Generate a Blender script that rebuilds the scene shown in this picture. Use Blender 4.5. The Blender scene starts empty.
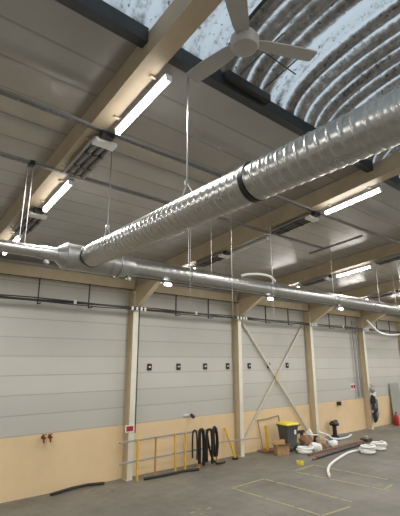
import bpy, bmesh, math, random
from mathutils import Vector, Matrix
random.seed(7)
C = bpy.context.scene.collection
PI = math.pi
V = Vector

# ------------------------------------------------------------------ materials
MATS = {}
def new_mat(name):
    m = bpy.data.materials.new(name); m.use_nodes = True
    MATS[name] = m
    nt = m.node_tree
    return m, nt, nt.nodes['Principled BSDF'], nt.nodes, nt.links

def objcoord(nodes, links, scale=(1, 1, 1)):
    tc = nodes.new('ShaderNodeTexCoord'); mp = nodes.new('ShaderNodeMapping')
    mp.inputs['Scale'].default_value = scale
    links.new(tc.outputs['Object'], mp.inputs['Vector'])
    return mp.outputs['Vector']

def mixcol(nodes, links, fac, a, b, mode='MIX'):
    n = nodes.new('ShaderNodeMix'); n.data_type = 'RGBA'; n.blend_type = mode
    def put(sock, v):
        if isinstance(v, (tuple, list)): sock.default_value = (*v, 1) if len(v) == 3 else v
        elif isinstance(v, (int, float)): sock.default_value = v
        else: links.new(v, sock)
    put(n.inputs[0], fac); put(n.inputs[6], a); put(n.inputs[7], b)
    return n.outputs[2]

def noise(nodes, links, vec, scale, detail=4, rough=.6):
    n = nodes.new('ShaderNodeTexNoise'); n.inputs['Scale'].default_value = scale
    n.inputs['Detail'].default_value = detail; n.inputs['Roughness'].default_value = rough
    links.new(vec, n.inputs['Vector']); return n.outputs['Fac']

def ramp(nodes, links, fac, stops, interp='LINEAR'):
    r = nodes.new('ShaderNodeValToRGB'); r.color_ramp.interpolation = interp
    e = r.color_ramp.elements
    while len(e) < len(stops): e.new(.5)
    for el, (p, c) in zip(e, stops):
        el.position = p; el.color = (c, c, c, 1) if isinstance(c, (int, float)) else (*c, 1)
    links.new(fac, r.inputs['Fac']); return r.outputs['Color']

def math_(nodes, links, op, a, b=None, clamp=False):
    n = nodes.new('ShaderNodeMath'); n.operation = op; n.use_clamp = clamp
    for i, v in enumerate((a, b)):
        if v is None: continue
        if isinstance(v, (int, float)): n.inputs[i].default_value = v
        else: links.new(v, n.inputs[i])
    return n.outputs[0]

def simple(name, col, rough=.6, metal=0., var=.12, scale=6., stretch=(1, 1, 1), bump=0., spec=.5, emit=None):
    m, nt, b, N, L = new_mat(name)
    v = objcoord(N, L, stretch); f = noise(N, L, v, scale)
    dark = tuple(c * (1 - var) for c in col); light = tuple(min(1, c * (1 + var)) for c in col)
    f2 = ramp(N, L, f, [(.3, 0.), (.7, 1.)])
    L.new(mixcol(N, L, f2, dark, light), b.inputs['Base Color'])
    b.inputs['Roughness'].default_value = rough; b.inputs['Metallic'].default_value = metal
    b.inputs['Specular IOR Level'].default_value = spec
    if bump:
        bp = N.new('ShaderNodeBump'); bp.inputs['Strength'].default_value = bump; bp.inputs['Distance'].default_value = .02
        L.new(f, bp.inputs['Height']); L.new(bp.outputs['Normal'], b.inputs['Normal'])
    if emit:
        b.inputs['Emission Color'].default_value = (*emit[:3], 1); b.inputs['Emission Strength'].default_value = emit[3]
    return m

def seam_material(name, col, axis, period, offset, width, seamcol, rough, metal=0., var=.08, tint=.08, spec=.5, cross=None):
    """sheet panels whose joints run every `period` along one axis"""
    m, nt, b, N, L = new_mat(name)
    tc = N.new('ShaderNodeTexCoord'); sp = N.new('ShaderNodeSeparateXYZ'); L.new(tc.outputs['Object'], sp.inputs[0])
    c = math_(N, L, 'DIVIDE', math_(N, L, 'SUBTRACT', sp.outputs[axis], offset), period)
    idx = math_(N, L, 'FLOOR', c); fr = math_(N, L, 'FRACT', c)
    wn = N.new('ShaderNodeTexWhiteNoise'); wn.noise_dimensions = '1D'; L.new(idx, wn.inputs['W'])
    f = noise(N, L, tc.outputs['Object'], 1.6, 5)
    lo = tuple(x * (1 - tint) for x in col); hi = tuple(min(1, x * (1 + tint)) for x in col)
    base = mixcol(N, L, wn.outputs['Value'], lo, hi)
    base = mixcol(N, L, ramp(N, L, f, [(.35, 0.), (.7, var * 2)]), base, tuple(x * .6 for x in col))
    line = ramp(N, L, fr, [(0., 1.), (width / period * .5, 1.), (width / period, 0.), (1., 0.)])
    base = mixcol(N, L, line, base, seamcol)
    if cross:
        c2 = math_(N, L, 'FRACT', math_(N, L, 'DIVIDE', sp.outputs[cross[0]], cross[1]))
        l2 = ramp(N, L, c2, [(0., 1.), (cross[2] / cross[1], 0.), (1., 0.)])
        base = mixcol(N, L, math_(N, L, 'MULTIPLY', l2, .6), base, seamcol)
    L.new(base, b.inputs['Base Color'])
    b.inputs['Roughness'].default_value = rough; b.inputs['Metallic'].default_value = metal
    b.inputs['Specular IOR Level'].default_value = spec
    bp = N.new('ShaderNodeBump'); bp.inputs['Strength'].default_value = .25; bp.inputs['Distance'].default_value = .006; bp.invert = True
    L.new(line, bp.inputs['Height']); L.new(bp.outputs['Normal'], b.inputs['Normal'])
    return m

seam_material('ceiling_sheet', (.47, .46, .44), 1, .40, 3.02, .04, (.34, .33, .31), .27, metal=.42, cross=(0, 4.9, .012), var=.14)
seam_material('wall_panel', (.575, .57, .525), 2, .40, 1.17, .024, (.44, .405, .36), .55, tint=.04, var=.05)
simple('plinth_paint', (.86, .655, .40), .6, var=.05, scale=1.4)
simple('plain_wall', (.55, .54, .51), .7, var=.06, scale=1.)
simple('cream_steel', (.64, .53, .36), .5, var=.07, scale=3.)
simple('brace_paint', (.62, .59, .50), .5, var=.1)
simple('tray_grey', (.27, .27, .275), .5, metal=.4, var=.12)
simple('tan_steel', (.46, .375, .255), .5, var=.09, scale=3.)
simple('perforated', (.15, .15, .155), .5, metal=.3, var=.5, scale=30.)
simple('flange_cream_lit', (.80, .76, .64), .5, var=.06, scale=3.)  # front flange paler than the shaded web: light and shade put into colour
simple('dark_steel', (.035, .04, .045), .5, var=.2)
simple('black_rubber', (.012, .012, .013), .45, var=.25)
simple('black_plastic', (.02, .02, .022), .4, var=.2)
simple('white_plastic', (.85, .85, .82), .4, var=.04)
simple('white_sheet', (.82, .82, .80), .6, var=.08, scale=14.)
simple('grey_paint', (.33, .33, .32), .5, var=.1)
simple('fan_grey', (.40, .39, .37), .45, var=.05)
simple('yellow_paint', (.80, .50, .04), .5, var=.12)
simple('orange_rust', (.52, .26, .04), .6, var=.2)
simple('yellow_lid', (.83, .66, .05), .45, var=.06)
simple('bin_grey', (.08, .086, .09), .5, var=.1)
simple('cardboard', (.44, .28, .13), .8, var=.14, scale=9.)
simple('rust_steel', (.24, .13, .085), .7, var=.3, scale=12.)
simple('brown_scrap', (.28, .15, .09), .85, var=.4, scale=14., bump=.5)
simple('tan_scrap', (.45, .35, .24), .85, var=.3, scale=14., bump=.5)
simple('red_paint', (.45, .02, .02), .4, var=.1)
simple('sign_red', (.42, .02, .03), .5, var=.05)
simple('copper_brown', (.24, .06, .03), .45, metal=.5, var=.2)
simple('galvanised', (.46, .46, .45), .36, metal=.88, var=.12, scale=9.)
simple('galv_dull', (.36, .36, .36), .45, metal=.7, var=.15, scale=9.)
simple('heater_bar', (.17, .16, .15), .55, metal=.4, var=.2)
simple('grey_board', (.36, .37, .33), .6, var=.07, scale=3.)
simple('dark_pipe', (.06, .058, .056), .5, var=.2)
simple('lamp_off', (.62, .61, .58), .4, var=.03)
simple('lamp_lit', (.9, .9, .88), .4, var=.0, emit=(1., .955, .92, 20.))
simple('small_lamp', (.9, .9, .88), .4, var=.0, emit=(1., .97, .92, 7.))
simple('line_paint', (.40, .35, .19), .75, var=.25, scale=20.)
simple('blue_grey', (.16, .18, .22), .7, var=.2)

def floor_material():
    m, nt, b, N, L = new_mat('concrete')
    tc = N.new('ShaderNodeTexCoord'); v = tc.outputs['Object']
    f1 = noise(N, L, v, .55, 8, .65); f2 = noise(N, L, v, 4.5, 6, .7)
    c = mixcol(N, L, ramp(N, L, f1, [(.35, 0.), (.65, 1.)]), (.150, .142, .120), (.225, .212, .185))
    c = mixcol(N, L, ramp(N, L, f2, [(.5, 0.), (.72, .5)]), c, (.095, .088, .075))
    L.new(c, b.inputs['Base Color'])
    L.new(ramp(N, L, f1, [(.3, .62), (.7, .42)]), b.inputs['Roughness'])
floor_material()

def duct_material():
    m, nt, b, N, L = new_mat('spiral_galv')
    tc = N.new('ShaderNodeTexCoord')
    f = noise(N, L, tc.outputs['Object'], 22., 3); g = noise(N, L, tc.outputs['Object'], 5., 3)
    c = mixcol(N, L, ramp(N, L, f, [(.3, 0.), (.7, 1.)]), (.43, .43, .415), (.52, .52, .505))
    L.new(c, b.inputs['Base Color']); b.inputs['Metallic'].default_value = .88
    L.new(ramp(N, L, g, [(.3, .27), (.7, .33)]), b.inputs['Roughness'])
duct_material()

def skylight_material():
    m, nt, b, N, L = new_mat('dirty_sheet')
    out = [n for n in N if n.type == 'OUTPUT_MATERIAL'][0]; N.remove(b)
    tc = N.new('ShaderNodeTexCoord'); sp = N.new('ShaderNodeSeparateXYZ'); L.new(tc.outputs['Object'], sp.inputs[0])
    x = sp.outputs[0]
    mp = N.new('ShaderNodeMapping'); mp.inputs['Scale'].default_value = (5.0, .55, .55); L.new(tc.outputs['Object'], mp.inputs['Vector'])
    streak = noise(N, L, mp.outputs['Vector'], 1.7, 5, .62)
    fine = noise(N, L, tc.outputs['Object'], 16., 5, .7)
    mp2 = N.new('ShaderNodeMapping'); mp2.inputs['Scale'].default_value = (1.5, 1., 1.); L.new(tc.outputs['Object'], mp2.inputs['Vector'])
    spots = noise(N, L, mp2.outputs['Vector'], 19., 2, .5)
    # which sheets are clean: grime differs from sheet to sheet along the vault
    xs = math_(N, L, 'DIVIDE', x, 10., True)
    sheet = ramp(N, L, xs, [(0., .22), (.15, .18), (.228, .12), (.232, .72), (.300, .72), (.306, .12), (.330, .16),
                            (.337, .62), (.42, .66), (.44, .54), (.52, .62), (.60, .56), (1., .6)])
    ridge = math_(N, L, 'POWER', math_(N, L, 'MULTIPLY_ADD' if False else 'ADD', math_(N, L, 'MULTIPLY', math_(N, L, 'SINE', math_(N, L, 'MULTIPLY', x, 2 * PI / .205)), .5), .5), 5.)
    d = math_(N, L, 'SUBTRACT', sheet, math_(N, L, 'MULTIPLY', ridge, .58))
    d = math_(N, L, 'ADD', d, math_(N, L, 'MULTIPLY', math_(N, L, 'SUBTRACT', streak, .5), 1.1))
    d = math_(N, L, 'ADD', d, math_(N, L, 'MULTIPLY', math_(N, L, 'SUBTRACT', fine, .5), 1.0), True)
    col = N.new('ShaderNodeValToRGB'); e = col.color_ramp.elements
    for _ in range(2): e.new(.5)
    for el, (p, c) in zip(e, [(.08, (.76, .83, .88)), (.32, (.34, .345, .335)), (.56, (.165, .148, .128)), (.90, (.075, .062, .05))]):
        el.position = p; el.color = (*c, 1)
    L.new(d, col.inputs['Fac'])
    spk = ramp(N, L, math_(N, L, 'ADD', spots, math_(N, L, 'MULTIPLY', math_(N, L, 'SUBTRACT', streak, .5), .5)), [(.64, 0.), (.71, .8)])
    class _o: outputs = [mixcol(N, L, spk, col.outputs[0], (.03, .025, .02))]
    col = _o
    tr = N.new('ShaderNodeBsdfTranslucent'); df = N.new('ShaderNodeBsdfDiffuse'); gl = N.new('ShaderNodeBsdfGlossy')
    gl.inputs['Roughness'].default_value = .3; gl.inputs['Color'].default_value = (.6, .6, .6, 1)
    L.new(col.outputs[0], tr.inputs['Color']); L.new(col.outputs[0], df.inputs['Color'])
    m1 = N.new('ShaderNodeMixShader'); m1.inputs[0].default_value = .25; L.new(tr.outputs[0], m1.inputs[1]); L.new(df.outputs[0], m1.inputs[2])
    m2 = N.new('ShaderNodeMixShader'); m2.inputs[0].default_value = .06; L.new(m1.outputs[0], m2.inputs[1]); L.new(gl.outputs[0], m2.inputs[2])
    L.new(m2.outputs[0], out.inputs['Surface'])
skylight_material()

# ------------------------------------------------------------------ mesh helpers
class MB:
    """collects shapes into one mesh"""
    def __init__(s): s.bm = bmesh.new()
    def _face(s, vs):
        try: return s.bm.faces.new(vs)
        except ValueError: return None
    def box(s, a, b, rot=None, bevel=0.):
        a, b = V(a), V(b); c = (a + b) / 2; h = (b - a) / 2
        vs = []
        for sx, sy, sz in ((-1,-1,-1),(1,-1,-1),(1,1,-1),(-1,1,-1),(-1,-1,1),(1,-1,1),(1,1,1),(-1,1,1)):
            p = V((h.x*sx, h.y*sy, h.z*sz))
            if rot is not None: p = rot @ p
            vs.append(s.bm.verts.new(c + p))
        fs = [s._face([vs[i] for i in f]) for f in ((0,3,2,1),(4,5,6,7),(0,1,5,4),(1,2,6,5),(2,3,7,6),(3,0,4,7))]
        if bevel:
            es = list({e for f in fs for e in f.edges})
            bmesh.ops.bevel(s.bm, geom=es, offset=bevel, segments=2, affect='EDGES', profile=.6)
        return s
    def prism(s, poly, ext):
        """polygon of 3D points swept along the vector ext"""
        ext = V(ext); a = [s.bm.verts.new(V(p)) for p in poly]; b = [s.bm.verts.new(V(p) + ext) for p in poly]
        n = len(a); s._face(a[::-1]); s._face(b)
        for i in range(n): s._face((a[i], a[(i+1) % n], b[(i+1) % n], b[i]))
        return s
    def bar(s, p, q, w, h=None, up=(0, 0, 1)):
        """rectangular bar from p to q"""
        p, q = V(p), V(q); h = h or w; d = (q - p).normalized(); u = V(up)
        if abs(d.dot(u)) > .98: u = V((1, 0, 0))
        sd = d.cross(u).normalized(); u = sd.cross(d)
        poly = [p + sd*(w/2)*i + u*(h/2)*j for i, j in ((-1,-1),(1,-1),(1,1),(-1,1))]
        return s.prism(poly, q - p)
    def tube(s, pts, r, n=10, closed=False, cap=True):
        pts = [V(p) for p in pts]; rings = []; prev = None; m = len(pts)
        for i, p in enumerate(pts):
            if closed: d = pts[(i+1) % m] - pts[i-1]
            else: d = pts[min(i+1, m-1)] - pts[max(i-1, 0)]
            d.normalize()
            if prev is None:
                u = V((0, 0, 1)) if abs(d.z) < .9 else V((1, 0, 0))
                u = (u - d * u.dot(d)).normalized()
            else:
                u = (prev - d * prev.dot(d)).normalized()
            prev = u; w = d.cross(u); rr = r[i] if isinstance(r, (list, tuple)) else r
            rings.append([s.bm.verts.new(p + (u*math.cos(2*PI*k/n) + w*math.sin(2*PI*k/n))*rr) for k in range(n)])
        for i in range(m if closed else m-1):
            A, B = rings[i], rings[(i+1) % m]
            for k in range(n): s._face((A[k], A[(k+1) % n], B[(k+1) % n], B[k]))
        if cap and not closed: s._face(rings[0][::-1]); s._face(rings[-1])
        return s
    def lathe(s, prof, base, axis=(0, 0, 1), n=24, cap=True):
        """profile [(distance along axis, radius)] turned about an axis through base"""
        base, ax = V(base), V(axis).normalized()
        u = V((1, 0, 0)) if abs(ax.x) < .9 else V((0, 1, 0)); u = (u - ax*u.dot(ax)).normalized(); w = ax.cross(u); rings = []
        for t, r in prof:
            rings.append([s.bm.verts.new(base + ax*t + (u*math.cos(2*PI*k/n) + w*math.sin(2*PI*k/n))*max(r, 1e-4)) for k in range(n)])
        for A, B in zip(rings, rings[1:]):
            for k in range(n): s._face((A[k], A[(k+1) % n], B[(k+1) % n], B[k]))
        if cap: s._face(rings[0][::-1]); s._face(rings[-1])
        return s
    def spiral(s, p, q, r, pitch=.075, n=40, ridge=.006, prof=(1., .9, .1, 0, .08, .14, .14, .08, 0, .1)):
        """lock-seam spiral duct: a raised helical seam winds along the tube"""
        p, q = V(p), V(q); ax = (q-p).normalized(); Ln = (q-p).length
        u = V((0, 0, 1)); w = ax.cross(u); m = len(prof); rows = []
        for i in range(-m, int(Ln/pitch*m)+2):      # one row per step of the helix
            row = []
            for k in range(n+1):
                t = min(max((i/m + k/n)*pitch, 0), Ln); th = 2*PI*k/n; rr = r + ridge*prof[i % m]
                row.append(s.bm.verts.new(p + ax*t + (u*math.cos(th) + w*math.sin(th))*rr))
            rows.append(row)
        for A, B in zip(rows, rows[1:]):
            for k in range(n):
                f = (A[k], A[k+1], B[k+1], B[k])
                if max((v.co-p).dot(ax) for v in f) - min((v.co-p).dot(ax) for v in f) > 1e-6: s._face(f)
        for t, e in ((0., -1), (Ln, 1)):
            c = [s.bm.verts.new(p + ax*t + (u*math.cos(2*PI*k/n) + w*math.sin(2*PI*k/n))*(r-.001)) for k in range(n)]
            s._face(c)
        bmesh.ops.remove_doubles(s.bm, verts=s.bm.verts[:], dist=1e-5); return s
    def blob(s, c, rad, seed=0, amp=.25, sub=2, flat=True):
        """crumpled lump resting on its underside"""
        rnd = random.Random(seed); before = set(s.bm.verts)
        bmesh.ops.create_icosphere(s.bm, subdivisions=sub, radius=1.)
        c = V(c); rad = V(rad)
        for v in s.bm.verts:
            if v in before: continue
            k = 1 + amp*(rnd.random()*2-1); z = v.co.z*k
            if flat: z = max(z, -.55)
            v.co = c + V((v.co.x*k*rad.x, v.co.y*k*rad.y, z*rad.z))
        return s
    def build(s, name, mat, parent=None, smooth=False, loc=None):
        me = bpy.data.meshes.new(name); bmesh.ops.recalc_face_normals(s.bm, faces=s.bm.faces)
        s.bm.to_mesh(me); s.bm.free(); me.materials.append(MATS[mat])
        if smooth:
            for f in me.polygons: f.use_smooth = True
            me.set_sharp_from_angle(angle=math.radians(42))
        o = bpy.data.objects.new(name, me); C.objects.link(o)
        if parent: o.parent = parent
        if loc: o.location = loc
        return o

def tag(o, label=None, cat=None, group=None, kind=None):
    if label: o['label'] = label
    if cat: o['category'] = cat
    if group: o['group'] = group
    if kind: o['kind'] = kind
    return o
def thing(name, label, cat, loc=(0, 0, 0), group=None):
    o = bpy.data.objects.new(name, None); o.empty_display_size = .1; C.objects.link(o); o.location = loc
    return tag(o, label, cat, group)
def copy_tree(o, parent=None):
    c = o.copy(); C.objects.link(c)
    if parent: c.parent = parent
    for ch in list(o.children): copy_tree(ch, c)
    return c

def smooth_path(pts, k=6):
    """Catmull-Rom through the points"""
    P = [V(p) for p in pts]; P = [P[0]*2-P[1]] + P + [P[-1]*2-P[-2]]; out = []
    for i in range(1, len(P)-2):
        a, b, c, d = P[i-1:i+3]
        for j in range(k):
            t = j/k
            out.append(.5*((2*b) + (c-a)*t + (2*a-5*b+4*c-d)*t*t + (3*b-a-3*c+d)*t**3))
    out.append(P[-2]); return out

# ------------------------------------------------------------------ dimensions
WY = 9.22                       # inner face of the far wall
X0, X1 = -5.8, 27.4
YB = -7.0
RIDGE = 1.10; SKY = 1.45        # ridge line and half width of the skylight
BAY = 3.70; COLX = 5.25
def zc(y): return 5.62 - .085*(RIDGE + abs(y-RIDGE))          # underside of ceiling
def zl(y): return 5.42 - .10*(RIDGE + abs(y-RIDGE))           # underside of rafters
COLS = [COLX + BAY*i for i in range(-2, 6)]; COLS[1] = 1.51
RW = .18

# ------------------------------------------------------------------ setting
fl = MB().box((X0-.2, YB-.2, -.15), (X1+.2, WY+.2, 0)).build('floor', 'concrete')
tag(fl, 'grey stained concrete floor with faded yellow lines', 'floor', kind='structure')
wf = MB().box((X0-.2, WY, 1.17), (X1+.2, WY+.15, 4.98)).build('wall_far', 'wall_panel')
tag(wf, 'far wall of pale grey horizontal sheet panels', 'wall', kind='structure')
bb = MB().box((X0-.2, WY-.02, 0), (X1+.2, WY+.15, 1.17)).build('baseboard_far', 'plinth_paint')
tag(bb, 'tan yellow painted plinth along the foot of the far wall', 'plinth', kind='structure')
for nm, a, b, lb in (('wall_near', (X0-.2, YB-.15, 0), (X1+.2, YB, 5.0), 'plain pale wall behind the viewpoint'),
                     ('wall_left', (X0-.2, YB, 0), (X0, WY, 5.9), 'plain pale end wall on the left outside the view'),
                     ('wall_right', (X1, YB, 0), (X1+.2, WY, 5.9), 'plain pale end wall at the far right end of the hall')):
    tag(MB().box(a, b).build(nm, 'plain_wall'), lb, 'wall', kind='structure')
for side, sg in (('far', 1), ('near', -1)):
    y1 = RIDGE + sg*SKY; y2 = WY+.15 if sg > 0 else YB-.15
    poly = [(X0-.2, y1, zc(y1)), (X0-.2, y2, zc(y2)), (X0-.2, y2, zc(y2)+.12), (X0-.2, y1, zc(y1)+.12)]
    tag(MB().prism(poly, (X1-X0+.4, 0, 0)).build('ceiling' if sg > 0 else 'ceiling_near', 'ceiling_sheet'),
        'grey glossy sheet panel ceiling sloping down to the far wall' if sg > 0 else 'grey sheet panel ceiling slope behind the skylight',
        'ceiling', kind='structure')

# barrel-vault skylight of corrugated sheets
sky = thing('window_1', 'dirty corrugated barrel vault skylight along the roof ridge', 'skylight', (0, 0, 0)); sky['kind'] = 'structure'
bm = bmesh.new(); NA = 28; per = .205
zs = zc(RIDGE+SKY)+.035; rise = .50
nx = int((X1-X0+.4)/(per/8)); grid = []
for i in range(nx+1):
    x = X0-.2 + (X1-X0+.4)*i/nx; c = .024*math.sin(2*PI*x/per); row = []
    for j in range(NA+1):
        a = PI*j/NA; y = RIDGE + (SKY-.02)*math.cos(a); z = zs + rise*math.sin(a)**.85
        nrm = V((0, math.cos(a)*.5, math.sin(a)+.2)).normalized()
        row.append(bm.verts.new(V((x, y, z)) + nrm*c))
    grid.append(row)
for i in range(nx):
    for j in range(NA): bm.faces.new((grid[i][j], grid[i+1][j], grid[i+1][j+1], grid[i][j+1]))
me = bpy.data.meshes.new('corrugated_sheet'); bm.to_mesh(me); bm.free(); me.materials.append(MATS['dirty_sheet'])
for f in me.polygons: f.use_smooth = True
o = bpy.data.objects.new('corrugated_sheet', me); C.objects.link(o); o.parent = sky
edges = [X0] + COLS + [X1]
for a, b in zip(edges, edges[1:]):
    xa = a + (RW/2+.031 if a in COLS else 0); xb = b - (RW/2-.029 if b in COLS else 0)
    for sg in (1, -1):
        ya = RIDGE+sg*(SKY-.09); yb = RIDGE+sg*(SKY+.01); lo, hi = min(ya, yb), max(ya, yb)
        MB().box((xa, lo, zc(RIDGE+SKY)-.10), (xb, hi, zc(RIDGE+SKY)+.04)).build('curb', 'dark_steel', sky)
# arched glazing bars of the vault
for x in (2.28, 4.62, 7.05, 9.4, 11.75, 14.1):
    pts = [(x, RIDGE+(SKY-.05)*math.cos(PI*j/20), zs-.035+(rise-.02)*math.sin(PI*j/20)**.85) for j in range(21)]
    MB().tube(pts, .018, 6).build('glazing_bar', 'dark_steel', sky)

op = MB().box((2.30, RIDGE+SKY-.17, zc(RIDGE+SKY)-.06), (2.92, RIDGE+SKY-.092, zc(RIDGE+SKY)+.03), bevel=.008).build('opener_box', 'black_plastic', sky)
for x in (2.42, 2.76):
    MB().bar((x, RIDGE+SKY-.21, zc(RIDGE+SKY)), (x+.04, RIDGE+SKY-.72, zc(RIDGE+SKY)+.13), .009).build('opener_arm', 'dark_steel', sky)
MB().bar((2.36, RIDGE+SKY-.50, zc(RIDGE+SKY)+.075), (2.92, RIDGE+SKY-.50, zc(RIDGE+SKY)+.075), .009).build('opener_bar', 'dark_steel', sky)
# floor lines
def fline(a, b, w=.048):
    a, b = V((*a, .0025)), V((*b, .0025)); d = (b-a).normalized(); n = V((-d.y, d.x, 0))*w/2
    return a, b, d, n
lm = MB()
for a, b in (((6.70, 7.03), (7.71, 7.06)), ((7.71, 7.06), (7.87, 4.91)), ((6.66, 7.03), (6.80, 4.9)), ((6.80, 4.86), (7.59, 4.79)),
             ((8.82, 7.05), (9.71, 7.09)), ((8.79, 6.96), (9.12, 4.77)), ((9.71, 7.05), (9.9, 5.2)), ((9.16, 4.9), (9.6, 4.95))):
    a_, b_, d, n = fline(a, b); L_ = (b_-a_).length; t = 0.
    while t < L_:
        e = min(L_, t+random.uniform(.25, .7)); lm.prism([a_+d*t+n, a_+d*t-n, a_+d*e-n, a_+d*e+n], (0, 0, .0015)); t = e+random.choice((.0, .02, .07))
for x, y in ((4.12, 8.85), (4.22, 8.68), (4.34, 8.75), (4.46, 8.55), (4.26, 8.9), (4.05, 8.7), (5.1, 6.45), (5.3, 6.5), (5.48, 6.42), (5.2, 6.3)):
    r = random.uniform(.03, .06); lm.prism([(x-r*1.4, y-r*.5, .0025), (x+r*1.4, y-r*.3, .0025), (x+r, y+r*.5, .0025), (x-r, y+r*.4, .0025)], (0, 0, .0015))
fm = lm.build('floor_marking', 'line_paint', fl); fm['label'] = 'faded yellow painted lines'

# ------------------------------------------------------------------ steel frame
ordinal = {1.51: 'left of the big duct, above the ceiling fan', 5.25: 'meeting the column with the red sign',
           8.95: 'meeting the column left of the crossed braces', 12.65: 'meeting the column right of the crossed braces',
           16.35: 'meeting the column hung with dark clothes'}
colname = {5.25: 'cream steel column carrying the small red and white sign', 8.95: 'cream steel column just left of the crossed braces',
           12.65: 'cream steel column just right of the crossed braces behind the rubbish', 16.35: 'cream steel column with dark clothes hung on it',
           20.05: 'cream steel column at the right edge behind the leaning grey board'}
for cx in COLS:
    k = round(cx, 2)
    if k > 1.6:
        c = thing('steel_column', colname.get(k, 'cream steel column against the far wall beyond the right edge'), 'column', (cx-.03, 9.09, 0), 'steel columns along the far wall')
        # H section, flanges parallel to the wall
        MB().box((-.012, -.125, 0), (.012, .10, zc(9)-.38)).build('web', 'cream_steel', c)
        MB().box((-.07, -.14, 0), (.07, -.125, 4.42)).build('flange', 'flange_cream_lit', c)
        MB().box((-.07, .095, 0), (.07, .11, 4.42)).build('flange', 'cream_steel', c)
        MB().box((-.09, -.138, 0), (.09, .109, .012)).build('base_plate', 'cream_steel', c)
    r = thing('roof_rafter', 'cream roof rafter ' + ordinal.get(k, 'outside the framed part of the hall' if k < 1 else 'near the right edge far down the hall'), 'rafter', (cx+.03, 0, 0), 'cream roof rafters')
    ys = [YB, RIDGE, 8.94]
    poly = [(-RW/2, y, zl(y)) for y in ys] + [(-RW/2, y, zc(y)-.004) for y in ys[::-1]]
    MB().prism(poly, (RW, 0, 0)).build('beam', 'tan_steel', r)
    hp = [(-.09, 8.94, 4.0), (-.09, 7.75, zl(7.75)), (-.09, 8.94, zl(8.94))]
    MB().prism(hp, (.14, 0, 0)).build('haunch', 'cream_steel', r)
for a, b in zip(COLS[1:], COLS[2:]):
    k = round(b, 2)
    lb = {5.25: 'left of the red sign column', 8.95: 'between the red sign column and the braces', 12.65: 'above the crossed braces',
          16.35: 'right of the crossed braces', 20.05: 'at the right edge'}.get(k, 'beyond the right edge')
    e = MB().box((a+RW/2+.031, 8.99, 4.47), (b-RW/2+.029, WY, 4.70)).build('eave_beam', 'cream_steel')
    tag(e, 'cream eave beam along the top of the far wall ' + lb, 'beam', 'cream eave beams')
# bracing between second and third columns
for p, q, lb in (((9.16, 9.13, 3.95), (12.48, 9.13, .16), 'pale brace bar running down to the right across the wall bay'),
                 ((12.42, 9.165, 3.95), (9.12, 9.165, .30), 'pale brace bar running down to the left across the wall bay')):
    tag(MB().bar(p, q, .028, .075).build('cross_brace', 'brace_paint'), lb, 'brace', 'crossed wall braces')
pl = MB().box((10.70, 9.09, 2.02), (10.90, 9.112, 2.22)).build('brace_plate', 'cream_steel')
tag(pl, 'small cream plate where the two wall braces cross', 'plate')

# ------------------------------------------------------------------ ducts
DX, DZ, DR = 1.98, 3.938, .137
d = thing('ventilation_duct', 'large spiral galvanised duct running overhead from the right edge to the junction', 'duct', (DX, 0, DZ))
MB().spiral((0, -4.5, 0), (0, 1.79, 0), DR).build('duct_section', 'spiral_galv', d, True)
MB().spiral((0, 1.82, 0), (0, 4.50, 0), DR).build('duct_section', 'spiral_galv', d, True)
MB().lathe([(0, DR-.01), (0, DR+.012), (.045, DR+.012), (.045, DR-.01)], (0, 1.785, 0), (0, 1, 0), 32).build('black_band', 'black_rubber', d, True)
MB().lathe([(0, DR-.01), (0, DR+.009), (.03, DR+.009), (.03, DR-.01)], (0, 4.495, 0), (0, 1, 0), 32).build('black_band', 'black_rubber', d, True)

WDY, WDZ = 4.70, 3.93
w = thing('ventilation_duct', 'galvanised duct running parallel to the far wall with a wide junction', 'duct', (0, WDY, WDZ))
MB().spiral((-5.6, 0, 0), (1.42, 0, 0), .070, .10, 28, .002, (1., .2, 0, .2)).build('duct_section', 'spiral_galv', w, True)
MB().lathe([(0, .07), (0, .078), (.03, .078), (.03, .082), (.2, .082), (.2, .07)], (1.40, 0, 0), (1, 0, 0), 28).build('collar', 'galvanised', w, True)
MB().lathe([(0, .078), (.05, .12), (.10, .155), (.10, .17), (.13, .17), (.13, .162), (.70, .162), (.70, .172), (.73, .172), (.73, .162), (.82, .162), (.82, .174), (.86, .174), (.86, .162), (.95, .15), (1.04, .128)],
           (1.60, 0, 0), (1, 0, 0), 36).build('junction_body', 'galvanised', w, True)
MB().lathe([(0, DR-.004), (.13, DR-.004), (.2, DR+.02)], (DX, -.20, DZ-WDZ), (0, 1, 0), 32).build('branch', 'galvanised', w, True)
MB().spiral((2.62, 0, 0), (24.0, 0, 0), .125, .12, 28, .003, (1., .2, 0, .2)).build('duct_section', 'spiral_galv', w, True)
for x in (3.6, 5.55, 7.5, 9.45, 11.4):
    MB().lathe([(0, .12), (0, .135), (.05, .135), (.05, .12)], (x, 0, 0), (1, 0, 0), 28).build('collar', 'galvanised', w, True)

# rod hangers of the large duct: rod, clip, V wire round the duct
def hanger(x, y, ztop, duct_z, r, label, spread=.10, group='duct hangers'):
    h = thing('duct_hanger', label, 'hanger', (x, y, ztop), group)
    za = duct_z + r + .13 - ztop
    MB().tube([(0, 0, 0), (0, 0, za)], .0065, 6).build('rod', 'galvanised', h)
    MB().box((-.022, -.012, za-.01), (.022, .012, za+.03)).build('clip', 'galv_dull', h)
    for s in (-1, 1):
        MB().tube([(0, s*.005, za), (0, s*spread, duct_z+r-.004-ztop)], .006, 6).build('wire', 'galvanised', h)
    return h
hanger(DX, 2.60, zc(2.60), DZ, DR, 'thin steel rod with split wire holding the large duct near the skylight')
hanger(DX, 4.13, zc(4.13), DZ, DR, 'thin steel rod with split wire holding the large duct near its junction')
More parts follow.
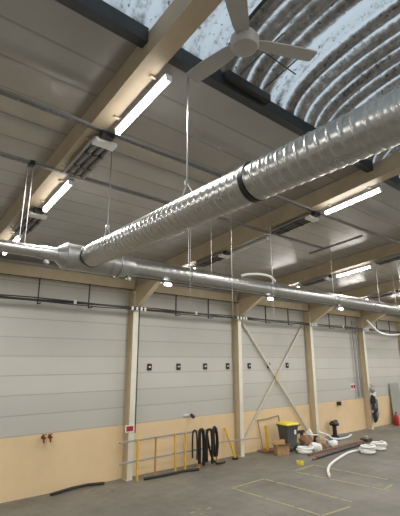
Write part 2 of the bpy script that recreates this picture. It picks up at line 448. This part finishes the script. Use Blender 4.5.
# hanger rods of the wall duct
for i, (x, lb) in enumerate(((1.16, 'leftmost thin rod holding the narrow duct at the left edge'), (1.22, 'thin rod beside the leftmost one holding the narrow duct'),
              (3.62, 'thin rod holding the wall duct right behind the large duct'), (4.08, 'thin rod holding the wall duct, second behind the large duct'),
              (5.55, 'thin rod holding the wall duct left of the white curved cable'), (7.5, 'thin rod holding the wall duct below the lit tube lamp'),
              (9.45, 'thin rod holding the wall duct, far along on the right'), (10.3, 'thin rod holding the wall duct near the right edge'))):
    r = .07 if x < 1.4 else .125
    ry, z0, z1 = (4.636, WDZ+.024, zl(4.6)+.02) if x < 1.4 else (WDY, WDZ+r-.002, zc(WDY)+.004)
    h = MB().tube([(x, ry, z0), (x, ry, z1)], .005, 6).build('hanger_rod', 'galvanised')
    tag(h, lb, 'rod', 'rods holding the wall duct')
# thin pull cords that hang past the duct
for x, y, zb, lb in ((3.42, 4.40, 3.40, 'thin grey cord hanging past the wall duct, leftmost of three'),
                     (4.10, 4.25, 3.30, 'thin grey cord hanging past the wall duct, middle of three'),
                     (5.02, 4.25, 3.35, 'thin grey cord hanging past the wall duct, rightmost of three')):
    tag(MB().tube([(x, y, zb), (x, y, zc(y)+.004)], .0035, 6).build('pull_cord', 'galvanised'), lb, 'cord', 'hanging cords')

# ------------------------------------------------------------------ cable trays
def tray(pts, label, w=.055, h=.03, group='ceiling cable trays'):
    a, b = V(pts[0]), V(pts[1]); t = thing('cable_tray', label, 'cable tray', a, group); q = b-a
    d_ = q.normalized(); sd = d_.cross(V((0, 0, 1))).normalized(); n = V((0, 0, 1))
    MB().bar((0, 0, 0), q, w, .004).build('base_strip', 'perforated', t)
    m = MB()
    for s in (-1, 1):
        m.bar(sd*s*w/2 + n*h/2, q + sd*s*w/2 + n*h/2, .004, h)
    m.build('side_rail', 'tray_grey', t)
    m = MB()
    for j, off in enumerate((-.014, 0, .014)):
        m.tube([sd*off + n*.012, q*.5 + sd*off*.6 + n*.014, q + sd*off + n*.012], .0065, 6)
    cb = m.build('cable', 'black_plastic', t)
    return t
T1Y = 3.58
tray(((X0+1, T1Y, zl(T1Y)-.012), (20., T1Y, zl(T1Y)-.012)), 'galvanised cable tray crossing under the rafters nearest the skylight')
t2 = tray(((X0+1, 4.60, zl(4.60)-.012), (7.07, 4.60, zl(4.60)-.012)), 'galvanised cable tray crossing under the rafters nearer the wall')
MB().box((1.165-X0-1, -.045, -.03), (1.22-X0-1, .045, .035), bevel=.01).build('clamp', 'black_plastic', t2)
tray(((4.02, 3.55, zl(3.55)-.055), (4.02, 4.58, zl(4.58)-.055)), 'short cable tray linking the two long trays behind the large duct')
tray(((7.1, 3.72, zl(3.7)-.04), (7.1, 4.95, zl(4.95)-.02)), 'short dark cable tray running off the end of the second tray', .04)

# ------------------------------------------------------------------ lamps and heaters on the rafters
def slope_frame(o, y, sg=1):
    o.rotation_euler = (-math.atan(.10)*sg, 0, 0)
LAMP_W = 37.
def make_lamp(lit=True, L_=.95):
    t = thing('tube_lamp', '', 'lamp')
    MB().box((-.04, 0, -.035), (.04, L_, -.002), bevel=.005).build('housing', 'grey_paint', t)
    for y in (.12, L_-.16): MB().box((-.11, y, -.004), (.0, y+.025, .012)).build('bracket', 'tan_steel', t)
    if lit:
        ld = bpy.data.lights.new('tube_light', 'AREA'); ld.shape = 'RECTANGLE'; ld.size = .04; ld.size_y = L_-.06; ld.energy = LAMP_W; ld.color = (1., .98, .935)
        lo = bpy.data.objects.new('tube_light', ld); C.objects.link(lo); lo.parent = t; lo.location = (0, L_/2, -.092)
    n = 12
    MB().lathe([(0, .016), (.012, .028), (L_-.024, .028), (L_-.012, .016)], (0, .006, -.060), (0, 1, 0), n).build('diffuser', 'lamp_lit' if lit else 'lamp_off', t, True)
    for y in (.0, L_-.02): MB().box((-.03, y, -.09), (.03, y+.015, -.02), bevel=.006).build('end_cap', 'white_plastic', t)
    return t
lit0 = make_lamp(True); off0 = make_lamp(False)
def make_heater(L_=.86):
    t = thing('radiant_heater', '', 'heater')
    W = .125
    m = MB()
    for s in (-1, 1): m.box((s*W-.014, 0, -.06), (s*W+.014, L_, -.035))
    m.box((-W, L_-.03, -.06), (W, L_, -.035))
    for y in (.3, .6): m.box((-W, y, -.06), (W, y+.03, -.045))
    m.box((-W, .0, -.036), (W, L_, -.032))
    m.build('frame', 'galv_dull', t)
    MB().box((-W+.0, -.03, -.10), (W+.0, .08, -.055), bevel=.008).build('end_plate', 'white_plastic', t)
    MB().box((-.09, -.11, -.07), (.05, -.03, -.008), bevel=.006).build('connection_box', 'black_plastic', t)
    for x in (-.08, 0, .08):
        b = MB().box((x-.015, .10, -.085), (x+.015, L_-.04, -.062), bevel=.004).build('heating_bar', 'heater_bar', t)
        for y in (.27, .58): MB().box((x-.02, y, -.092), (x+.02, y+.022, -.06)).build('clamp', 'black_plastic', b)
    for x in (-.04, .04):
        MB().box((x-.015, .10, -.05), (x+.02, L_-.04, -.044)).build('reflector', 'galvanised', t)
    for y in (.12, .78):
        MB().bar((-W, y, -.035), (-W-.05, y, -.004), .02, .006).build('bracket', 'galv_dull', t)
    return t
heat0 = make_heater()
OFF = .17
first = {'lit': lit0, 'off': off0, 'heat': heat0}; used = set()
def put(kind, cx, y, label, group):
    o = first[kind]
    if kind in used: o = copy_tree(o)
    used.add(kind)
    o.location = (cx + (.185 if kind != 'heat' else .16), y, zl(y)-(.016 if kind != 'heat' else .002))
    slope_frame(o, y, 1 if y > RIDGE else -1)
    tag(o, label, None, group)
whr = {1.51: 'the rafter above the ceiling fan', 5.25: 'the rafter behind the large duct', 8.95: 'the third rafter down the hall',
       12.65: 'the fourth rafter down the hall', 16.35: 'the fifth rafter down the hall', 20.05: 'the sixth rafter down the hall', 23.75: 'the last rafter down the hall',
       -2.15: 'the rafter left outside the view'}
for cx in COLS:
    k = round(cx, 2); wh = whr[k]
    for j, y in enumerate((2.50, 4.66, 6.76)):
        kind = 'off' if (k == 5.25 and j == 1) else 'lit'
        lab = ('unlit' if kind == 'off' else 'glowing') + ' tube lamp, ' + ('nearest skylight', 'middle', 'nearest wall')[j] + ', under ' + wh
        put(kind, cx, y, lab, 'tube lamps under the rafters')
    for j, y in enumerate((3.66, 5.80)):
        put('heat', cx, y, ('near-skylight', 'near-wall')[j] + ' slatted heater with white end under ' + wh, 'slatted heaters under the rafters')
    for j, y in enumerate((-1.6, -3.8, -6.0)):
        put('lit', cx, y, 'glowing tube lamp behind the viewpoint under ' + wh, 'tube lamps under the rafters')

# ------------------------------------------------------------------ ceiling fan
FX, FY = 1.56, 1.46
f = thing('ceiling_fan', 'grey three-bladed ceiling fan hanging under the skylight', 'fan', (FX, FY, zl(FY)))
hz = 4.62 - zl(FY)
MB().lathe([(0, .055), (-.03, .05), (-.06, .02)], (0, 0, 0), (0, 0, 1), 20).build('canopy', 'fan_grey', f, True)
MB().tube([(0, 0, -.02), (0, 0, hz+.06)], .012, 10).build('downrod', 'fan_grey', f, True)
MB().lathe([(.09, .03), (.085, .07), (.05, .092), (.01, .092), (-.015, .08), (-.022, .05), (-.024, .0)], (0, 0, hz), (0, 0, 1), 28).build('motor_hub', 'fan_grey', f, True)
for ang in (-24, 96, 216):
    a = math.radians(ang); R = Matrix.Rotation(a, 3, 'Z') @ Matrix.Rotation(math.radians(9), 3, 'X')
    m = MB(); poly = []
    prof = [(.08, .038), (.14, .050), (.30, .060), (.42, .058), (.48, .055), (.49, .045)]
    pts = [(x, h) for x, h in prof] + [(x, -h) for x, h in prof[::-1]]
    m.prism([R @ V((x, y, 0)) + V((0, 0, hz+.03)) for x, y in pts], R @ V((0, 0, .009)))
    m.build('blade', 'fan_grey', f)

# ------------------------------------------------------------------ small lights under the wall duct with their conduit
cd = MB().tube([(2.70, WDY-.06, 3.785), (14.5, WDY-.06, 3.785)], .011, 8).build('conduit_pipe', 'dark_pipe')
tag(cd, 'thin dark conduit running along beneath the wall duct', 'conduit')
for x, lb, lit in ((1.50, 'small spotlight under the narrow duct at the left edge', 0), (2.60, 'small spotlight under the duct junction', 0), (3.16, 'lit white lamp under the wall duct near the red sign column', 1),
               (5.36, 'lit white lamp under the wall duct left of the crossed braces', 1), (7.6, 'lit white lamp under the wall duct above the rubbish', 1)):
    s = thing('spotlight', lb, 'lamp', (x, WDY-.03, 3.765 if x > 1.6 else 3.825), 'small lamps under the wall duct')
    MB().box((-.035, -.012, -.02), (.005, .05, .02), bevel=.004).build('mount', 'galv_dull', s)
    if lit: MB().lathe([(0, .012), (.01, .022), (.06, .026), (.10, .022), (.115, .01)], (0, 0, -.012), (1, -.3, -.1), 16).build('lens', 'small_lamp', s, True)
    else: MB().lathe([(0, .013), (.02, .02), (.035, .018)], (0, 0, 0), (.2, -.5, -1), 16).build('lens', 'white_plastic', s, True)

# white curved cables
wc = MB().tube(smooth_path([(4.72, 4.66, 4.075), (4.85, 4.62, 4.11), (5.1, 4.58, 4.135), (5.35, 4.58, 4.13), (5.55, 4.64, 4.075)]), .022, 8).build('white_cable', 'white_plastic', None, True)
tag(wc, 'thick white cable arching over the wall duct', 'cable')
wh_ = MB().tube(smooth_path([(15.75, 8.45, 4.28), (16.15, 8.4, 4.0), (16.7, 8.4, 3.80), (17.6, 8.4, 3.75), (18.8, 8.45, 3.86), (20.2, 8.6, 4.1)]), .038, 8).build('white_hose', 'white_plastic', None, True)
tag(wh_, 'white hose sagging below the roof near the right edge', 'hose')
# bundle of vertical drops near the right edge
for i, (x, y) in enumerate(((9.55, 4.2), (9.72, 4.25), (9.9, 4.15), (10.05, 4.3), (10.3, 4.2))):
    tag(MB().tube([(x, y, 4.12+.03*i), (x, y, zc(y)+.004)], .008, 6).build('hanging_cable', 'galvanised'),
        'grey cable hanging down above the wall duct near right edge, ' + ('leftmost', 'second', 'middle', 'fourth', 'rightmost')[i] + ' of five', 'cable', 'vertical cables at the right edge')

# ------------------------------------------------------------------ services on the far wall
TZ = 3.96; TY = 8.86
wt = thing('cable_run', 'dark cable run clipped along the upper far wall in front of the columns', 'cable run', (0, TY, TZ))
m = MB()
for dz, dy, r in ((0, 0, .018), (.035, .01, .014), (-.03, .012, .012), (.012, .035, .016)):
    m.tube([(X0+.4 + i*.8, dy, dz + .012*math.sin(i*1.7+dz*90)) for i in range(36)], r, 6)
m.build('cable', 'black_plastic', wt, True)
for cx in COLS[2:]:
    for dx in (-.20, -.07, .06, .17):
        MB().box((cx+dx-.028, -.03, -.045), (cx+dx+.028, .035, .045), bevel=.006).build('clip', 'white_plastic', wt)
for x in (3.56, 7.1, 14.6): MB().box((x-.03, -.03, -.02), (x+.03, .03, .07), bevel=.006).build('clip', 'white_plastic', wt)
for cx in COLS[1:-1]:
    for dx in (1.27, 2.45):
        b = MB().bar((cx+dx, 9.02, 4.475), (cx+dx, 9.02, TZ-.06), .035, .02).bar((cx+dx, 9.03, TZ-.068), (cx+dx, TY-.05, TZ-.068), .035, .015).build('cable_bracket', 'dark_steel')
        nm = {1.51: 'left of the red sign column', 5.25: 'right of the red sign column', 8.95: 'above the crossed braces', 12.65: 'right of the crossed braces', 16.35: 'near the right edge'}.get(round(cx, 2), 'beyond the right edge')
        tag(b, ('left' if dx < 2 else 'right') + ' dark bracket under the eave beam ' + nm, 'bracket', 'cable brackets under the eave')
bc = MB().tube([(X0+.3+i*1.2, 9.0, 4.455+.004*math.sin(i*2)) for i in range(26)], .009, 6).build('eave_cable', 'black_plastic', None, True)
tag(bc, 'thin dark cable running along the underside of the eave beams', 'cable')

# seven small black sockets in a row on the wall
for i, x in enumerate((5.83, 6.77, 7.73, 8.62, 9.56, 10.49, 11.45)):
    s = thing('wall_socket', 'small black wall socket, number %s from the left in the row of seven' % ('one', 'two', 'three', 'four', 'five', 'six', 'seven')[i], 'socket', (x, WY, 2.52), 'black wall sockets')
    MB().box((-.065, -.03, -.085), (.065, 0, .085), bevel=.008).build('body', 'black_plastic', s)
    MB().box((-.03, -.036, -.012), (.03, -.029, .02), bevel=.002).build('insert', 'white_plastic', s)
# conduits and small things on columns and wall
tag(MB().tube([(5.36, 9.02, 4.0), (5.36, 9.02, 1.0)], .014, 8).build('conduit_pipe', 'dark_pipe'), 'thin dark vertical conduit on the right side of the red sign column', 'conduit')
for x, lb in ((15.75, 'left of two grey vertical pipes beside the column with hanging clothes'), (16.0, 'right of two grey vertical pipes beside the column with hanging clothes')):
    tag(MB().tube([(x, 9.12, 4.3), (x, 9.12, 1.25)], .035, 10).build('vertical_pipe', 'galv_dull'), lb, 'pipe', 'vertical pipes')
sg = thing('wall_sign', 'small white sign with a red panel on the lower column', 'sign', (5.17, 8.95, 1.12))
MB().box((-.125, -.012, -.08), (.115, 0, .08), bevel=.004).build('plate', 'white_plastic', sg)
MB().box((-.095, -.016, -.055), (.085, -.011, .055)).build('red_panel', 'sign_red', sg)
s2 = thing('wall_sign', 'small red and white notice on the wall left of the clothes', 'sign', (15.55, WY, 1.66))
MB().box((-.17, -.01, -.11), (.17, 0, .11)).build('plate', 'white_plastic', s2)
MB().box((-.15, -.014, -.07), (-.02, -.009, .06)).build('red_panel', 'sign_red', s2)
MB().box((.02, -.014, -.07), (.15, -.009, .06)).build('red_panel', 'sign_red', s2)
for x, lb in ((3.22, 'reddish brown tap on the plinth, left of the pair'), (3.36, 'reddish brown tap on the plinth, right of the pair')):
    t = thing('wall_tap', lb, 'tap', (x, WY-.02, 1.11), 'brown wall taps')
    MB().lathe([(0, .035), (.02, .035), (.02, .02), (.08, .02), (.08, .028), (.12, .028)], (0, 0, 0), (0, -1, 0), 14).build('valve_body', 'copper_brown', t, True)
    MB().tube([(0, -.07, 0), (0, -.085, -.05), (0, -.09, -.1)], .018, 8).build('spout', 'copper_brown', t, True)
    MB().box((-.045, -.08, .05), (.045, -.06, .066)).tube([(0, -.07, 0), (0, -.07, .06)], .009, 6).build('handle', 'copper_brown', t)
cm = thing('security_camera', 'white and black security camera on the ledge above the plinth', 'camera', (7.12, WY, 1.23))
MB().box((-.16, -.05, .0), (.04, 0, .035), bevel=.008).build('arm', 'white_plastic', cm)
MB().lathe([(0, .03), (.03, .045), (.12, .045), (.14, .035)], (.05, -.06, .03), (.25, -.8, -.5), 14).build('body', 'black_plastic', cm, True)
bx = MB().box((14.26, WY-.09, 1.02), (14.48, WY-.02, 1.16), bevel=.01).build('junction_box', 'black_plastic')
tag(bx, 'small black box on the plinth above the black pedestal', 'box')

# ------------------------------------------------------------------ safety barrier leaning by the wall
BY = 8.84
br = thing('safety_barrier', 'yellow and grey railing leaning along the plinth', 'barrier', (0, BY, 0))
for z, xa, xb in ((.875, 4.85, 7.85), (.43, 4.88, 7.83)):
    MB().tube([(xa, 0, z-.02), ((xa+xb)/2, .0, z), (xb, 0, z)], .021, 8).build('rail', 'grey_paint', br, True)
for x, mat, lean in ((5.33, 'yellow_paint', -.02), (5.82, 'orange_rust', 0), (6.42, 'yellow_paint', -.03), (6.72, 'yellow_paint', .01), (7.16, 'yellow_paint', 0), (7.78, 'orange_rust', 0)):
    w_ = .05 if mat == 'yellow_paint' else .032
    MB().bar((x+lean, -.035, .89), (x, -.035, 0), w_, .03).build('post', mat, br)
# black hoses slung over the railing
def loop(x, wid, zb, y, r, label, sway=.0):
    pts = [(x-wid/2, y+.0, zb+.06), (x-wid/2-.01+sway, y-.01, .5), (x-wid/2+.01, y, .86), (x, y-.01, .925), (x+wid/2-.01, y-.015, .86), (x+wid/2+.01+sway, y-.02, .5), (x+wid/2+.0, y-.02, zb)]
    o = MB().tube(smooth_path(pts), r, 8).build('black_hose', 'black_rubber', None, True)
    return tag(o, label, 'hose', 'black hoses on the railing')
loop(6.97, .13, .22, BY-.10, .022, 'thin black hose slung over the yellow railing post, leftmost')
loop(7.19, .12, .06, BY-.11, .042, 'thick black hose slung over the railing, second from left')
loop(7.35, .17, .10, BY-.235, .038, 'thick black hose slung over the railing in the middle')
o = MB().tube(smooth_path([(7.37, BY-.11, .90), (7.45, BY-.11, .5), (7.55, BY-.12, .2), (7.68, BY-.13, .06), (7.85, BY-.12, .03), (8.02, BY-.1, .03)]), .028, 8).build('black_hose', 'black_rubber', None, True)
tag(o, 'black hose hanging from the railing and trailing right along the floor', 'hose', 'black hoses on the railing')
pts = smooth_path([(7.66, BY-.13, .22), (7.60, BY-.14, .5), (7.58, BY-.14, .8), (7.63, BY-.13, .94), (7.70, BY-.13, .82), (7.73, BY-.13, .5), (7.69, BY-.13, .22)])
o = MB().tube(pts, .042, 8).build('black_hose', 'black_rubber', None, True)
tag(o, 'thick coiled black hose at the right end of the railing', 'hose', 'black hoses on the railing')
# black pipes lying on the floor
tag(MB().tube([(3.42, 9.0, .03), (3.9, 9.08, .045), (4.25, 9.08, .05), (4.62, 9.03, .03)], .03, 8).build('black_pipe', 'black_rubber', None, True), 'black pipe on the floor against the plinth at far left', 'pipe')
tag(MB().tube([(5.48, 8.74, .03), (6.0, 8.70, .03), (6.55, 8.68, .04), (7.0, 8.60, .03)], .03, 8).build('black_pipe', 'black_rubber', None, True), 'black pipe on the floor in front of the yellow railing', 'pipe')

# leaning yellow post and thin rail
yp = thing('leaning_post', 'yellow post leaning on the plinth left of the second column', 'post', (8.52, 8.93, 0))
MB().bar((.03, -.06, .02), (-.12, .22, .80), .05, .05).build('post', 'yellow_paint', yp)
MB().box((-.06, -.13, 0), (.07, -.02, .05)).build('foot', 'black_plastic', yp)
rl = MB().tube([(7.92, 8.91, .50), (8.6, 8.90, .48), (9.3, 8.905, .45), (9.70, 8.92, .43)], .013, 8).build('thin_rail', 'grey_paint', None, True)
tag(rl, 'thin grey rail running past the second column at knee height', 'rail')

st = thing('barrier_stand', 'yellow post on a dark foot beside the wheelie bin', 'stand', (9.98, 9.02, 0))
MB().box((-.26, -.22, 0), (.30, .10, .05), bevel=.01).build('foot', 'rust_steel', st)
MB().bar((.0, -.08, .05), (-.03, -.08, .74), .085, .05).build('post', 'yellow_paint', st)
MB().tube(smooth_path([(-.02, .10, .05), (-.08, .13, .5), (-.14, .15, .84), (-.08, .15, .88), (.4, .16, .90), (.75, .16, .93), (.88, .16, .86), (.90, .16, .05)], 4), .016, 8).build('frame', 'tan_scrap', st, True)

# ------------------------------------------------------------------ wheelie bin
b = thing('wheelie_bin', 'dark grey wheelie bin with a yellow lid', 'bin', (10.58, 8.62, 0)); b.scale = (.78, .78, .88); b.rotation_euler = (0, 0, math.radians(-8))
def rring(w_, d_, z, r=.05, dy=0):
    pts = []
    for sx, sy, a0 in ((1, 1, 0), (-1, 1, 90), (-1, -1, 180), (1, -1, 270)):
        for k in range(5):
            a = math.radians(a0 + 22.5*k); pts.append(((w_/2-r)*sx + r*math.cos(a), (d_/2-r)*sy + r*math.sin(a) + dy, z))
    return pts
def loft(rings):
    m = MB(); rs = [[m.bm.verts.new(V(p)) for p in r] for r in rings]
    n = len(rs[0]); m._face(rs[0][::-1]); m._face(rs[-1])
    for A, B in zip(rs, rs[1:]):
        for k in range(n): m._face((A[k], A[(k+1) % n], B[(k+1) % n], B[k]))
    return m
loft([rring(.46, .42, .05), rring(.50, .46, .25), rring(.58, .56, .70), rring(.62, .62, .82), rring(.66, .66, .825), rring(.66, .66, .86)]).build('body', 'bin_grey', b, True)
loft([rring(.67, .67, .862), rring(.68, .68, .875), rring(.64, .64, .91), rring(.5, .5, .935)]).build('lid', 'yellow_lid', b, True)
MB().tube([(.30, .30, .84), (.40, .30, .85), (.40, -.30, .85), (.30, -.30, .84)], .025, 8).build('handle', 'bin_grey', b, True)
for y in (-.2, .2):
    MB().lathe([(0, .09), (.05, .09)], (.20, y-.025, .09), (0, 1, 0), 18).build('wheel', 'black_rubber', b, True)
MB().box((.08, -.295, .56), (.17, -.268, .70)).build('sticker', 'white_sheet', b)

# cardboard box with open flaps
k = thing('cardboard_box', 'open brown cardboard box in front of the wheelie bin', 'box', (9.98, 8.40, 0)); k.scale = (.78, .78, .76); k.rotation_euler = (0, 0, math.radians(-28))
m = MB(); m.box((-.24, -.19, 0), (.24, .19, .012))
for a, c in (((-.24, -.19, 0), (.24, -.178, .34)), ((-.24, .178, 0), (.24, .19, .34)), ((-.24, -.178, 0), (-.228, .178, .34)), ((.228, -.178, 0), (.24, .178, .34))): m.box(a, c)
m.build('carton', 'cardboard', k)
MB().prism([(-.24, -.19, .34), (.24, -.19, .34), (.24, -.33, .44), (-.24, -.33, .44)], (0, .004, .006)).build('flap', 'cardboard', k)
MB().prism([(-.24, .19, .34), (.24, .19, .34), (.24, .25, .50), (-.24, .25, .50)], (0, -.006, .0)).build('flap', 'cardboard', k)
MB().prism([(.24, -.19, .34), (.24, .19, .34), (.38, .19, .26), (.38, -.19, .26)], (.004, 0, .006)).build('flap', 'cardboard', k)
MB().prism([(-.24, -.19, .34), (-.24, .19, .34), (-.36, .19, .42), (-.36, -.19, .42)], (-.004, 0, .006)).build('flap', 'cardboard', k)

# ------------------------------------------------------------------ rubbish, coils and pipes on the floor
def coil(x, y, R, r, turns, z0, label, mat='white_plastic', group='white hose coils', tail=None):
    pts = []
    n = 22
    for i in range(turns*n+1):
        a = 2*PI*i/n; lay = i/(n*turns)
        rr = R - (.03*math.sin(i*.37) if turns > 1 else 0)
        pts.append((x+rr*math.cos(a), y+rr*math.sin(a), z0 + r + lay*(turns-1)*r*1.9))
    if tail: pts = [V(p) for p in tail] + [V(p) for p in pts]
    o = MB().tube(pts, r, 7).build('hose_coil', mat, None, True)
    return tag(o, label, 'hose coil', group)
coil(12.12, 6.89, .20, .033, 4, 0, 'white hose coil in the open floor with a long curved tail',
     tail=smooth_path([(9.01, 6.16, .032), (9.5, 6.52, .032), (10.18, 6.84, .032), (11.48, 7.20, .032), (12.0, 7.20, .032), (12.28, 7.06, .033)]))
coil(12.84, 6.93, .20, .033, 4, 0, 'white hose coil behind and right of the long-tailed one')
coil(10.72, 8.12, .21, .032, 3, 0, 'white hose coil beside the cardboard box')
for i, (x, y, rx, ry, rz, mt, lb, nm, cat) in enumerate((
        (11.26, 8.10, .22, .18, .15, 'white_sheet', 'crumpled white plastic sheet next to the coil by the box', 'plastic_sheet', 'sheet'),
        (12.17, 8.10, .18, .14, .13, 'white_sheet', 'white plastic bag at the right end of the rubbish', 'plastic_bag', 'bag'),
        (11.42, 8.58, .30, .16, .24, 'brown_scrap', 'reddish brown sack in the rubbish right of the bin', 'rubbish_sack', 'sack'),
        (11.92, 8.40, .20, .14, .20, 'tan_scrap', 'dark tan bundle in the rubbish left of the white bag', 'rubbish_bundle', 'bundle'),
        (12.20, 8.72, .16, .12, .22, 'black_plastic', 'small black sack at the back of the rubbish', 'rubbish_sack', 'sack'),
        (11.05, 8.42, .12, .10, .11, 'black_plastic', 'small black sack on the floor right of the bin', 'rubbish_sack', 'sack'),
        (11.86, 8.76, .16, .10, .34, 'white_sheet', 'white crumpled film behind the brown sack', 'plastic_film', 'film'),
        (11.70, 8.15, .13, .10, .10, 'brown_scrap', 'small brown scrap lump before the tan bundle', 'scrap_lump', 'scrap'))):
    tag(MB().blob((x, y, rz*.55), (rx, ry, rz), seed=i+3, amp=.22).build(nm, mt), lb, cat)
pp = MB().tube(smooth_path([(12.42, 8.80, .32), (12.7, 8.66, .22), (12.95, 8.58, .08), (13.4, 8.56, .035), (13.9, 8.60, .035), (14.33, 8.74, .035)]), .032, 8).build('white_pipe', 'white_plastic', None, True)
tag(pp, 'white pipe curving out of the rubbish to the right along the floor', 'pipe')
pp = MB().tube([(11.62, 8.62, .33), (12.05, 8.58, .30), (12.55, 8.36, .022)], .022, 8).build('white_pipe', 'white_plastic', None, True)
tag(pp, 'straight white pipe lying across the top of the rubbish', 'pipe')
pk = MB().box((11.0, 8.86, .36), (11.75, 8.98, .44)).box((11.05, 8.88, 0), (11.12, 8.96, .36)).box((11.62, 8.88, 0), (11.69, 8.96, .36)).build('black_trestle', 'black_plastic')
tag(pk, 'low black trestle behind the brown sack', 'trestle')

pd = thing('black_pedestal', 'black pedestal with flared top standing by the plinth', 'pedestal', (13.6, 8.94, 0)); pd.scale = (.72, .72, .95)
MB().lathe([(0, .20), (.03, .20), (.04, .11), (.36, .10), (.36, .0)], (0, 0, 0), (0, 0, 1), 18).build('post', 'black_plastic', pd, True)
MB().lathe([(.36, .08), (.40, .22), (.46, .26), (.50, .20), (.55, .16), (.57, .0)], (0, 0, 0), (0, 0, 1), 18).build('flared_top', 'black_plastic', pd, True)
MB().blob((.17, .02, .52), (.14, .1, .06), 5, .3, 2, False).build('torn_flap', 'black_plastic', pd)
mt = MB().box((12.95, 8.78, 0), (14.4, 9.12, .03)).build('floor_mat', 'blue_grey')

tag(mt, 'dark flat mat on the floor under the black pedestal', 'mat')
pd.location.z = .03

sp_ = MB().bar((10.45, 7.79, .03), (13.60, 7.88, .03), .08, .06).build('steel_profile', 'rust_steel')
tag(sp_, 'long rusty brown steel profile lying on the floor', 'steel profile')
dp = thing('dark_pipe', 'long dark grey pipe on the floor in front of the rusty profile', 'pipe', (0, 0, 0))
MB().tube([(10.30, 7.42, .042), (13.2, 7.64, .042)], .042, 10).build('barrel', 'dark_pipe', dp, True)
MB().tube([(10.1, 7.405, .03), (10.30, 7.42, .04)], .028, 10).build('end_spigot', 'rust_steel', dp, True)
jt = thing('machine_part', 'small dark machine part at the right end of the rusty profile', 'part', (13.80, 7.86, 0))
MB().box((-.16, -.14, 0), (.16, .14, .10), bevel=.02).build('base', 'dark_pipe', jt)
MB().lathe([(0, .08), (.06, .08), (.08, .04)], (0, 0, .10), (0, 0, 1), 14).build('cap', 'tan_scrap', jt, True)
yb = thing('yellow_tape_roll', 'small yellow roll lying on the floor before the coils', 'tape roll', (9.50, 7.38, 0))
MB().lathe([(0, .055), (0, .095), (.07, .095), (.07, .055), (0, .055)], (0, 0, .001), (0, 0, 1), 20, False).build('roll', 'yellow_lid', yb, True)
MB().lathe([(.002, .05), (.002, .056), (.068, .056), (.068, .05), (.002, .05)], (0, 0, .001), (0, 0, 1), 20, False).build('core', 'cardboard', yb, True)

# clothes on the fourth column
cl = thing('hanging_clothes', 'dark and grey clothes hanging in a bunch on the column', 'clothes', (16.38, 8.93, 0))
for i, (dx, z, rx, rz, mt_) in enumerate(((-.02, 1.52, .10, .16, 'grey_paint'), (.06, 1.28, .13, .18, 'white_sheet'), (-.05, 1.12, .15, .2, 'black_plastic'),
        (.09, .95, .15, .2, 'blue_grey'), (.02, .78, .16, .2, 'black_plastic'), (.10, .60, .12, .2, 'grey_paint'), (-.02, .50, .12, .2, 'black_plastic'))):
    MB().blob((dx, -.09, z), (rx, .08, rz), 40+i, .35, 2, False).build('garment', mt_, cl)
MB().tube([(-.02, .04, 1.70), (0, -.08, 1.72), (.05, -.10, 1.66), (.05, -.08, 1.5)], .012, 6).build('hook', 'galv_dull', cl)
# fire extinguisher and leaning board at right edge
lb_ = MB().prism([(18.2, 8.96, 0), (19.3, 8.96, 0), (19.3, 9.16, 1.68), (18.5, 9.16, 1.68)], (0, .03, 0)).build('leaning_board', 'grey_board')
tag(lb_, 'grey green board leaning on the far wall at the right edge', 'board')
fe = thing('fire_extinguisher', 'red fire extinguisher on the floor before the leaning board', 'fire extinguisher', (18.02, 8.80, 0)); fe.scale = (.85, .85, .85)
MB().lathe([(0, .10), (.02, .115), (.42, .115), (.50, .08), (.54, .03), (.57, .03)], (0, 0, 0), (0, 0, 1), 20).build('cylinder', 'red_paint', fe, True)
MB().box((-.03, -.02, .57), (.10, .02, .61)).box((-.03, -.015, .61), (.09, .015, .635)).build('lever', 'black_plastic', fe)
MB().tube(smooth_path([(-.03, 0, .58), (-.12, -.02, .5), (-.135, -.03, .3), (-.125, -.03, .12)]), .012, 8).build('hose', 'black_rubber', fe, True)

# ------------------------------------------------------------------ daylight and camera
W = bpy.data.worlds.new('overcast_sky'); bpy.context.scene.world = W; W.use_nodes = True
bg = W.node_tree.nodes['Background']; bg.inputs['Color'].default_value = (.84, .93, 1., 1); bg.inputs['Strength'].default_value = .95

cam = bpy.data.cameras.new('camera'); co = bpy.data.objects.new('camera', cam); C.objects.link(co)
cam.sensor_fit = 'VERTICAL'; cam.sensor_height = 24.; cam.lens = 24.*400/516; cam.clip_start = .05
p_, h_ = math.radians(14.3), math.radians(39.3)
F = V((math.sin(h_)*math.cos(p_), math.cos(h_)*math.cos(p_), math.sin(p_))); R_ = V((math.cos(h_), -math.sin(h_), 0)); U_ = R_.cross(F)
M = Matrix.Identity(4)
for i in range(3): M[i][0], M[i][1], M[i][2] = R_[i], U_[i], -F[i]
M.translation = V((0, 0, 2.7)); co.matrix_world = M
sc = bpy.context.scene; sc.camera = co
sc.view_settings.view_transform = 'Standard'; sc.view_settings.look = 'None'; sc.view_settings.gamma = 1; sc.view_settings.use_curve_mapping = False
sc.view_settings.exposure = .08
